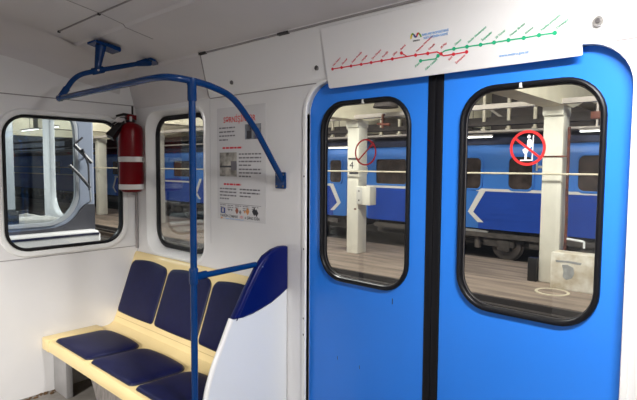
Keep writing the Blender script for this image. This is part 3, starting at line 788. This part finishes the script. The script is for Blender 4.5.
# columns with their cross beams
CXS = [-0.04, -5.06, -10.1, -15.15, -20.2, 5.0]
clab = ['whitewashed column behind the concrete block, seen through the right-hand door', 'whitewashed column marked 4 with a cabinet, seen through the left-hand door',
        'whitewashed column hidden behind the wall next to column 4', 'whitewashed column at the left rim of the side window', 'whitewashed column seen through the end window past the cab', 'whitewashed column out of view at the far right']
cols = []
for x, lab in zip(CXS[:5], clab):
    root = thing('depot_column', lab, 'column', (x, 9.0, GZ), 'depot columns')
    obj('shaft', bx(x - 0.19, x + 0.19, 8.80, 9.18, GZ, 2.62, 0.02), M['colw'], root)
    obj('capital', prism([(x - 0.192, 2.44), (x - 0.198, 2.48), (x - 0.198, 2.62), (x + 0.198, 2.62), (x + 0.198, 2.48), (x + 0.192, 2.44)], (0.0, 0.45), lambda u, v, w: Vector((u, 8.75 + w, v))), M['colw'], root)
    bm = prism([(4.5, 2.62), (9.3, 2.62), (10.2, 2.85), (16.9, 2.85), (16.9, 4.58), (4.5, 4.58)], (-0.22, 0.22), lambda u, v, w, x=x: Vector((x + w, u, v)))
    obj('cross_beam', bm, M['girder'], root, smooth=False)
    cols.append(root)
c4 = cols[1]
T = Matrix.Translation((-5.10, 8.797, 1.36)) @ SIDE(0)
link('number', text_mesh('4', 0.27, T, 0.002, 'CENTER'), M['ink'], c4, smooth=False)
obj('band', bx(-5.16, -4.88, 8.78, 8.80, 1.22, 1.27), M['ink'], c4)
obj('band', bx(-5.20, -4.88, 8.78, 8.80, 1.60, 1.64), M['ink'], c4)
obj('painted_mark', bx(-5.0, -4.93, 8.795, 8.80, 0.27, 0.31), M['valve'], c4)
jb = thing('junction_cabinet', 'pale metal cabinet fixed to the side of column 4', 'cabinet', (-4.62, 8.95, 0.40))
obj('housing', bx(-4.86, -4.42, 8.70, 8.98, 0.42, 0.90, 0.01), M['colw'], jb)
obj('door', bx(-4.84, -4.66, 8.685, 8.70, 0.44, 0.88, 0.004), M['clip'], jb)
obj('latch', bx(-4.77, -4.74, 8.675, 8.69, 0.52, 0.56), M['ink'], jb); obj('latch', bx(-4.77, -4.74, 8.675, 8.69, 0.76, 0.80), M['ink'], jb)
# longitudinal steel beam and pipe in front of the columns
tag(obj('steel_beam', bx(-45, 25, 8.55, 8.72, 2.63, 2.73, 0.006), M['greybeam'], smooth=False), 'long grey steel beam passing across the column heads', 'beam')
tag(obj('service_pipe', tube([(-45, 8.62, 1.29), (25, 8.62, 1.29)], 0.020, 12), M['pipe']), 'thin pale pipe running along the columns at eye level', 'pipe')
# red valve assembly on the steel beam
vv = thing('pipe_valve', 'small red valve hanging from the grey beam near column 4', 'valve', (-3.9, 8.48, 2.35))
obj('valve_body', tube([(-4.05, 8.48, 2.46), (-3.70, 8.48, 2.42)], 0.03, 10), M['valve'], vv); obj('stem', tube([(-3.9, 8.48, 2.35), (-3.9, 8.48, 2.66), (-3.9, 8.56, 2.68)], 0.03, 8), M['valve'], vv)
obj('hand_wheel', lathe([(0.02, 0.0), (0.07, 0.0), (0.07, 0.015), (0.02, 0.015)], (-3.9, 8.48, 2.555), 'Z', 16), M['valve'], vv)
vv = thing('pipe_valve', 'small red valve box near the top right of the right-hand door glass', 'valve', (0.78, 8.4, 2.2))
obj('valve_body', bx(0.72, 0.92, 8.4, 8.5, 2.30, 2.43, 0.01), M['valve'], vv); obj('stem', tube([(0.82, 8.45, 2.15), (0.82, 8.45, 2.64), (0.82, 8.56, 2.68)], 0.02, 8), M['greybeam'], vv)
# concrete block, plate, post, bracket, cable near the right column
cb = thing('concrete_block', 'stained off-white concrete block standing in front of the right column', 'block', (0.55, 8.5, GZ))
obj('body', bx(0.13, 1.25, 8.38, 8.78, GZ, -0.20, 0.02), M['box'], cb)
bm = prism([(0.34, -0.42), (0.44, -0.41), (0.54, -0.45), (0.56, -0.56), (0.52, -0.66), (0.42, -0.70), (0.36, -0.65), (0.37, -0.55)], (0.0, 0.006), fS(8.381))
obj('grey_patch', bm, M['patch'], cb)
obj('stain', prism([(0.22, -0.345), (0.45, -0.33), (0.68, -0.345), (0.66, -0.385), (0.40, -0.37), (0.24, -0.385)], (0.0, 0.006), fS(8.381)), M['patch'], cb)
mh = thing('drain_cover', 'round pale drain cover on the walkway before the concrete block', 'cover', (0.28, 8.05, GZ))
bm = lathe([(0.25, 0.0), (0.30, 0.0), (0.30, 0.014), (0.25, 0.014)], (0.28, 8.05, GZ), 'Z', 24, True); obj('rim', bm, M['pipe'], mh)
obj('lid', lathe([(0.245, 0.001), (0.245, 0.008)], (0.28, 8.05, GZ), 'Z', 24), M['ground'], mh)
tag(obj('bollard', bx(-0.42, -0.24, 8.72, 8.86, GZ, -0.42, 0.01), M['black']), 'short black bollard beside the foot of the right column', 'bollard')
tag(obj('pipe_bracket', tube(fillet([(0.275, 8.85, 0.02), (0.60, 8.80, 0.00), (0.60, 8.80, -0.13)], 0.03), 0.022, 8), M['signwhite']), 'thin white bent pipe sticking out of the right column', 'pipe')
tag(obj('rusty_cable', tube(smooth_path([(0.238, 8.86, 2.2), (0.24, 8.86, 1.5), (0.238, 8.86, 0.9), (0.25, 8.86, 0.3), (0.238, 8.86, -0.2)]), 0.028, 8), M['rust']), 'rusty dark cable running down the side of the right column', 'cable')
tag(obj('column_clamp', bx(-0.21, 0.235, 8.785, 8.80, 1.62, 1.65), M['rust'], smooth=False), 'rusty thin band across the right column above the pipe', 'band')

# ------------------------------------------------------------------ parked metro cars
TY = 11.0
TR = 0.82
def metro_car(x0, x1, label, wins, stripes, chevs, lows, bogies):
    cx = (x0 + x1) / 2
    root = thing('metro_car', label, 'train car', (cx, TY + 1.3, GZ), 'blue train parked across the depot')
    # body cross-section (y, z), gently tumbled
    sec = [(0.03, -0.20), (0.0, -0.10), (0.0, 0.82), (0.015, 1.75), (0.05, 1.98), (0.16, 2.16), (0.40, 2.26), (0.80, 2.32), (1.35, 2.34)]
    sec = sec + [(2.7 - y, z) for y, z in reversed(sec[:-1])]
    bm = bmesh.new(); rows = []
    for x, k in ((x0, 0.10), (x0 + 0.05, 0.03), (x0 + 0.16, 0.0), (x1 - 0.16, 0.0), (x1 - 0.05, 0.03), (x1, 0.10)):
        rows.append([bm.verts.new((x, TY + y + k * (1 if y < 1.35 else -1), z + (k if z < 0 else -k * .5))) for y, z in sec])
    n = len(sec)
    for a, b in zip(rows, rows[1:]):
        for k in range(n): bm.faces.new((a[k], a[(k + 1) % n], b[(k + 1) % n], b[k]))
    bm.faces.new(rows[0]); bm.faces.new(rows[-1][::-1])
    obj('body', bm, M['trainU'], root, auto=25)
    bm = bmesh.new()
    rs = [(0.045, 2.0), (0.14, 2.175), (0.39, 2.275), (0.79, 2.335), (1.35, 2.355)]
    rs = rs + [(2.7 - y, z) for y, z in reversed(rs[:-1])]
    rows = [[bm.verts.new((x, TY + y, z)) for y, z in rs] for x in (x0 + 0.1, x1 - 0.1)]
    for k in range(len(rs) - 1): bm.faces.new((rows[0][k], rows[0][k + 1], rows[1][k + 1], rows[1][k]))
    bm.faces.new(rows[0]); bm.faces.new(rows[1][::-1])
    obj('roof', bm, M['trainR'], root, auto=25)
    FS = SIDE(TY)
    for (a, b, z0, z1, rad) in wins:
        fr = link('window', plate_mesh(rrect(a - .05, z0 - .05, b + .05, z1 + .05, rad + .03), [rrect(a, z0, b, z1, rad)], -0.01, 0.035, FS, 0.008), M['trainU'], root)
        link('window_pane', plate_mesh(rrect(a, z0, b, z1, rad), [], -0.01, 0.012, FS), M['twin'], fr, smooth=False)
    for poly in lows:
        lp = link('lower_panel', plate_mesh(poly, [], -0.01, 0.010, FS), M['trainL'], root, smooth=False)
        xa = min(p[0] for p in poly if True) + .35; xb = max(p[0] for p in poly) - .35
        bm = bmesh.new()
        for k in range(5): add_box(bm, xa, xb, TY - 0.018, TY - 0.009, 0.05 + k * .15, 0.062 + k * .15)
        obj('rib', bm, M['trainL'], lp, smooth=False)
    for (a, b, z) in stripes:
        obj('stripe', bx(a, b, TY - 0.016, TY + 0.01, z - 0.035, z + 0.035), M['stripe'], root, smooth=False)
    for (x, d) in chevs:      # d=+1 points right, -1 left
        pts = [(x, 0.855), (x + d * 0.34, 0.23), (x + d * 0.06, -0.03), (x - d * .10, -0.03), (x + d * 0.19, 0.23), (x - d * .17, 0.855)]
        link('chevron', plate_mesh(pts, [], 0.0, 0.018, FS), M['stripe'], root, smooth=False)
    obj('underframe', bx(x0 + 0.3, x1 - 0.3, TY + 0.35, TY + 2.35, -0.62, -0.2), M['under'], root, smooth=False)
    for k, (a, b) in enumerate(((0.22, 0.30), (0.42, 0.62))):
        pass
    bm = bmesh.new(); random.seed(int(x0 * 10))
    x = x0 + 3.9
    while x < x1 - 4.2:
        wd = random.uniform(0.5, 1.2); add_box(bm, x, x + wd, TY + 0.12, TY + 0.5, -0.62 - random.uniform(0, .12), -0.24, 0.015); x += wd + random.uniform(0.15, .4)
    obj('equipment_box', bm, M['under'], root)
    obj('conductor_beam', bx(x0 + 0.4, x1 - 0.4, TY + 0.02, TY + 0.10, -0.42, -0.30), M['under'], root)
    for bxx in bogies:
        bo = obj('bogie', bx(bxx - 1.5, bxx + 1.5, TY + 0.22, TY + 0.42, -0.55, -0.33, 0.03), M['under'], root)
        for s in (-1.0, 1.0):
            wl = lathe([(0.10, -0.03), (0.14, -0.05), (0.36, -0.05), (0.39, -0.03), (0.39, 0.06), (0.43, 0.065), (0.43, 0.10), (0.10, 0.10)], (bxx + s, TY + 0.33, -0.62), 'Y', 28)
            obj('wheel', wl, M['wheel'], bo)
            obj('axle_box', bx(bxx + s - 0.16, bxx + s + 0.16, TY + 0.10, TY + 0.30, -0.76, -0.46, 0.03), M['under'], bo)
        bm = bmesh.new()
        for s in (-0.25, 0.25): add_tube(bm, [(bxx + s, TY + 0.25, -0.74), (bxx + s, TY + 0.25, -0.36)], 0.09, 12)
        obj('spring', bm, M['wheel'], bo)
        obj('shoe_beam', bx(bxx - 1.2, bxx + 0.6, TY + 0.06, TY + 0.14, -0.40, -0.24, 0.01), M['legm'], bo)
        for s in (-1.0, -0.55): obj('white_bracket', bx(bxx + s, bxx + s + .07, TY + 0.03, TY + 0.07, -0.44, -0.22), M['signwhite'], bo)
    return root
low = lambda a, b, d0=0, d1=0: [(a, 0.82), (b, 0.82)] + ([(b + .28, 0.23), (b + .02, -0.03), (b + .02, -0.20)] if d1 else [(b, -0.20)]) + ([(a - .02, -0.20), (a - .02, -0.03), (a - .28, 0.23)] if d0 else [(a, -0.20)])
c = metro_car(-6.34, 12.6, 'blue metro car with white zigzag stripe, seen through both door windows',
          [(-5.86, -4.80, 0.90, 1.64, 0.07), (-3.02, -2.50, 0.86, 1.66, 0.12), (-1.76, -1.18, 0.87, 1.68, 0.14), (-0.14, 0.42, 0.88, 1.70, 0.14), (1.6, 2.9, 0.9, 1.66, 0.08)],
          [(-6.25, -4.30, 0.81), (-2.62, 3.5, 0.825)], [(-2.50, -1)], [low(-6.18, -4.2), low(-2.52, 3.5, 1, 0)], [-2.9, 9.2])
obj('end_lamp', bx(-6.31, -6.22, TY - 0.02, TY + 0.02, 1.18, 1.40), M['stripe'], c)
obj('small_plate', bx(-1.08, -0.62, TY - 0.02, TY, 1.40, 1.46), M['stripe'], c); obj('small_plate', bx(-1.10, -1.06, TY - 0.02, TY, 1.34, 1.58), M['stripe'], c)
metro_car(-26.0, -7.02, 'blue metro car with white arrow stripe, left of column 4 and in the side window',
          [(-7.74, -7.26, 0.90, 1.62, 0.10), (-9.6, -8.3, 0.90, 1.64, 0.08), (-13.3, -12.7, 0.9, 1.64, 0.12), (-17.2, -15.7, 0.92, 1.62, 0.08), (-19.4, -18.2, 0.92, 1.62, 0.08), (-23.2, -22.0, 0.92, 1.62, 0.08)],
          [(-14.9, -7.62, 0.81), (-18.3, -15.95, 0.70), (-23.0, -20.0, 0.80)], [(-7.62, 1), (-15.2, -1), (-22.9, -1)], [low(-15.15, -7.64, 1, 1), low(-18.1, -15.95), low(-22.9, -20.0, 1, 0)], [-9.8, -17.5])
metro_car(-45.5, -26.6, 'blue metro car farthest off, at the edge of the end window',
          [(-28.5, -27.5, 0.9, 1.64, 0.1), (-31.5, -30.2, 0.9, 1.64, 0.1)], [(-40, -27, 0.82)], [], [low(-40, -27)], [-29.5])

# catwalk above the train with white hangers, lamps, ducts
cw = thing('catwalk', 'dark overhead catwalk with white posts above the parked train', 'catwalk', (-6, 12.0, 2.5))
obj('deck', bx(-30, 20, 11.55, 12.45, 2.60, 2.72), M['deck'], cw, smooth=False)
obj('deck_edge', bx(-30, 20, 11.50, 11.56, 2.54, 2.76), M['deck'], cw, smooth=False)
obj('rail', bx(-30, 20, 11.48, 11.52, 3.10, 3.14), M['deck'], cw, smooth=False)
x = -12.1; cnt = 0
while x < 3.0:
    if not (-1.2 < x < 0.9):
        obj('post', bx(x, x + 0.075, 11.40, 11.47, 2.44, 4.59), M['post'], cw, smooth=False)
        obj('post_foot', bx(x - 0.02, x + 0.095, 11.36, 11.46, 2.385, 2.445), M['post'], cw, smooth=False)
    x += 0.672; cnt += 1
obj('brace', prism([(-3.0, 3.2), (-2.9, 3.2), (-2.2, 2.7), (-2.3, 2.7)], (0, 0.04), fS(11.9)), M['greybeam'], cw)
tag(obj('cable_duct', bx(-45, 20, 10.55, 10.85, 2.46, 2.56), M['deck'], smooth=False), 'dark cable duct hanging over the walkway edge', 'duct')
tag(obj('cable_duct', tube([(-45, 10.3, 2.29), (20, 10.3, 2.29)], 0.03, 8), M['greybeam']), 'thin grey conduit below the dark cable duct', 'duct')
def lamp(x, y, z, L, lab):
    root = thing('fluorescent_lamp', lab, 'lamp', (x, y, z), 'fluorescent lamps in the depot')
    obj('housing', bx(x - L / 2, x + L / 2, y - 0.06, y + 0.06, z + 0.025, z + 0.06, 0.01), M['greybeam'], root)
    obj('lamp_tube', tube([(x - L / 2 + .02, y, z), (x + L / 2 - .02, y, z)], 0.018, 10), M['tube'], root)
    obj('hanger', tube([(x, y, z + 0.06), (x, y, 4.6)], 0.01, 6), M['deck'], root)
    return root
lamp(0.16, 10.95, 2.25, 0.62, 'lit white lamp tube at the upper right of the right-hand door glass')
lamp(-2.72, 10.90, 2.20, 1.1, 'lit white lamp tube at the left rim of the right-hand door glass')
lamp(-7.3, 10.9, 2.02, 0.9, 'lit white lamp tube left of column 4, above the train')
fl_ = thing('flood_lamp', 'round dark flood lamp shade at the top right of the left-hand door glass', 'lamp', (-3.75, 8.2, 2.95))
obj('shade', lathe([(0.04, 0.30), (0.12, 0.27), (0.26, 0.12), (0.30, 0.0), (0.28, 0.0)], (-3.62, 8.2, 2.80), 'Z', 24), M['deck'], fl_)
obj('hanger', tube([(-3.62, 8.2, 3.1), (-3.62, 8.2, 4.6)], 0.015, 6), M['deck'], fl_)

# ------------------------------------------------------------------ next carriage's cab, seen through the end window
cabx = -0.85
cab = thing('driver_cab', 'grey front of the coupled carriage with wipers, seen through the end window', 'train car', (-1.9, -1.3, GZ))
ws = rrect(-1.30, 0.93, -0.045, 1.86, [0.25, 0.25, 0.18, 0.18])
fo = [(YB, 0.2), (0.09, 0.2), (0.09, 1.75), (0.05, 2.05), (-0.3, 2.2), (YB, 2.2)]
link('front_mask', plate_mesh([(YB, 0.2), (0.085, 0.2), (0.085, 1.85), (0.02, 2.1), (-0.3, 2.25), (YB, 2.25)], [ws], -0.05, 0.0, ENDW(cabx), 0.015), M['cabfr'], cab)
lowp = [(-1.9, 0.885), (0.078, 0.885), (0.078, 1.085), (0.0, 1.085), (-0.03, 1.06), (-0.055, 1.02), (-0.09, 0.98), (-0.15, 0.94), (-0.23, 0.915), (-0.35, 0.908), (-1.9, 0.908)]
link('dark_apron', plate_mesh(lowp, [], 0.0, 0.012, ENDW(cabx), 0.003), M['cabd'], cab)
wsi = rrect(-1.27, 0.96, -0.075, 1.83, [0.23, 0.23, 0.16, 0.16])
link('windshield_seal', plate_mesh(ws, [wsi], -0.02, 0.014, ENDW(cabx), 0.006), M['cabw'], cab)
link('windshield', plate_mesh(rrect(-1.29, 0.94, -0.055, 1.85, [0.24, 0.24, 0.17, 0.17]), [], -0.012, -0.008, ENDW(cabx)), M['glass2'], cab, smooth=False)
link('white_band', plate_mesh(rrect(-1.9, 0.74, 0.085, 0.885, [0.02, 0.05, 0.05, 0.02]), [], 0.0, 0.10, ENDW(cabx), 0.02), M['cabwhite'], cab)
obj('navy_line', bx(cabx + 0.098, cabx + 0.104, -1.9, 0.07, 0.845, 0.862), M['cabnavy'], cab)
w1 = obj('wiper', tube([(cabx + 0.05, 0.02, 1.20), (cabx + 0.055, 0.015, 1.40), (cabx + 0.06, -0.03, 1.53)], 0.008, 6), M['cabd'], cab)
obj('wiper_blade', tube([(cabx + 0.04, -0.085, 1.56), (cabx + 0.05, 0.045, 1.42)], 0.016, 6), M['cabd'], w1)
obj('wiper_blade', tube([(cabx + 0.04, -0.085, 1.56), (cabx + 0.04, -0.02, 1.62)], 0.008, 6), M['cabd'], w1)
w2 = obj('wiper', tube([(cabx + 0.045, 0.03, 1.22), (cabx + 0.05, -0.06, 1.33), (cabx + 0.05, -0.13, 1.40)], 0.013, 6), M['cabd'], cab)
obj('grab_handle', tube(fillet([(cabx, 0.035, 1.10), (cabx + 0.05, 0.03, 1.11), (cabx + 0.05, 0.012, 1.46), (cabx, 0.012, 1.47)], 0.02), 0.007, 8), M['cabw'], cab)
# cab interior
obj('rear_wall', bx(-4.85, -4.80, YB, 0.0, -0.1, 2.2), M['cabin'], cab, smooth=False)
obj('rear_door', bx(-4.80, -4.78, -1.9, -1.1, -0.04, 1.9), M['cabfr'], cab, smooth=False)
obj('cab_ceiling', bx(-4.8, cabx - 0.06, YB, 0.0, 2.1, 2.16), M['cabfr'], cab, smooth=False)
obj('cab_floor', bx(-4.8, cabx - 0.06, YB, 0.0, -0.12, -0.04), M['cabin'], cab, smooth=False)
link('side_window_frame', plate_mesh(rrect(-1.66, 0.80, -0.92, 2.08, 0.05), [rrect(-1.50, 0.97, -0.98, 1.95, 0.20)], -0.03, 0.02, SIDE(0), 0.012), M['cabwhite'], cab)
obj('cab_partition_post', bx(-2.62, -2.50, -0.25, 0.0, -0.04, 2.1, 0.01), M['cabw'], cab)
obj('orange_bar', bx(-3.6, -2.6, -0.03, 0.0, 1.70, 1.745), M['orange'], cab)
obj('side_panel', bx(-4.8, cabx - 0.05, -0.02, 0.02, 0.0, 0.92), M['cabin'], cab, smooth=False)
obj('console', prism([(-1.30, 0.60), (-0.95, 0.60), (-0.95, 1.02), (-1.02, 1.06), (-1.30, 0.94)], (-1.6, -0.45), lambda u, v, w: Vector((u, w, v))), M['cabd'], cab)
s = obj('driver_seat', bx(-1.95, -1.85, -0.95, -0.55, 0.55, 1.18, 0.04), M['cabseat'], cab); obj('seat_pad', bx(-1.85, -1.50, -0.95, -0.55, 0.55, 0.66, 0.03), M['cabseat'], s)
obj('desk_top', bx(-1.50, -0.95, -0.45, -0.05, 0.93, 0.955, 0.005), M['cabin'], cab)
obj('control_handle', tube(fillet([(-1.15, -0.40, 0.95), (-1.15, -0.40, 1.02), (-1.15, -0.32, 1.03)], 0.02), 0.014, 8), M['cabd'], cab)
lamp(-17.2, 5.0, 2.68, 1.7, 'lit lamp tube seen small through the end window, left of the pair')
lamp(-15.3, 5.0, 2.67, 1.5, 'lit lamp tube seen through the end window, right of the pair')

# ------------------------------------------------------------------ light
W = bpy.data.worlds.new('depot_air'); SC.world = W; W.use_nodes = True
W.node_tree.nodes['Background'].inputs['Color'].default_value = (0.80, 0.86, 1.0, 1)
W.node_tree.nodes['Background'].inputs['Strength'].default_value = 0.12
area('bench_fill_through_doorway', (2.4, -5.0, 2.72), (0.5, -0.4, 0.4), 0.7, 0.7, 310, (1.0, 0.97, 0.92))  # added fill, aimed through the doorway to brighten bench and lower end wall
LAMPS = ((3.32, -0.70, 62, 'white rectangular ceiling lamp over the doors, out of the picture'),)
for (x, y, p, lab) in LAMPS:
    zc = 2.188 if y > -1.2 else 2.182
    cl = thing('ceiling_lamp', lab, 'lamp', (x, y, zc - 0.06))
    obj('housing', bx(x - 0.40, x + 0.40, y - 0.11, y + 0.11, zc - 0.030, zc + 0.03, 0.01), M['rim'], cl)
    obj('diffuser', bx(x - 0.38, x + 0.38, y - 0.09, y + 0.09, zc - 0.040, zc - 0.028, 0.004), M['tube'], cl)
    area('ceiling_lamp_light', (x, y, zc - 0.045), (x, y, 0), 0.75, 0.17, p, (1.0, 0.98, 0.95))
for x in (-16, -9, -3, 3):
    area('walkway_lamps', (x, 5.2, 4.3), (x, 9.4, -0.3), 6.0, 0.8, 380, (1.0, 0.94, 0.85))
area('depot_lamps', (-4, 14.2, 4.3), (-4, 14.2, 0), 20, 1.0, 250, (1.0, 0.93, 0.85))
area('cab_interior_fill', (-2.0, -0.9, 2.05), (-2.0, -0.9, 0), 1.2, 0.3, 45, (1.0, 0.97, 0.92))  # added fill without a fixture, lifts the cab interior
area('cab_front_fill', (0.25, 2.2, 3.0), (-0.85, -0.2, 1.0), 1.2, 0.4, 200, (1.0, 0.95, 0.9))  # added fill without a fixture, brightens the cab front and its white band
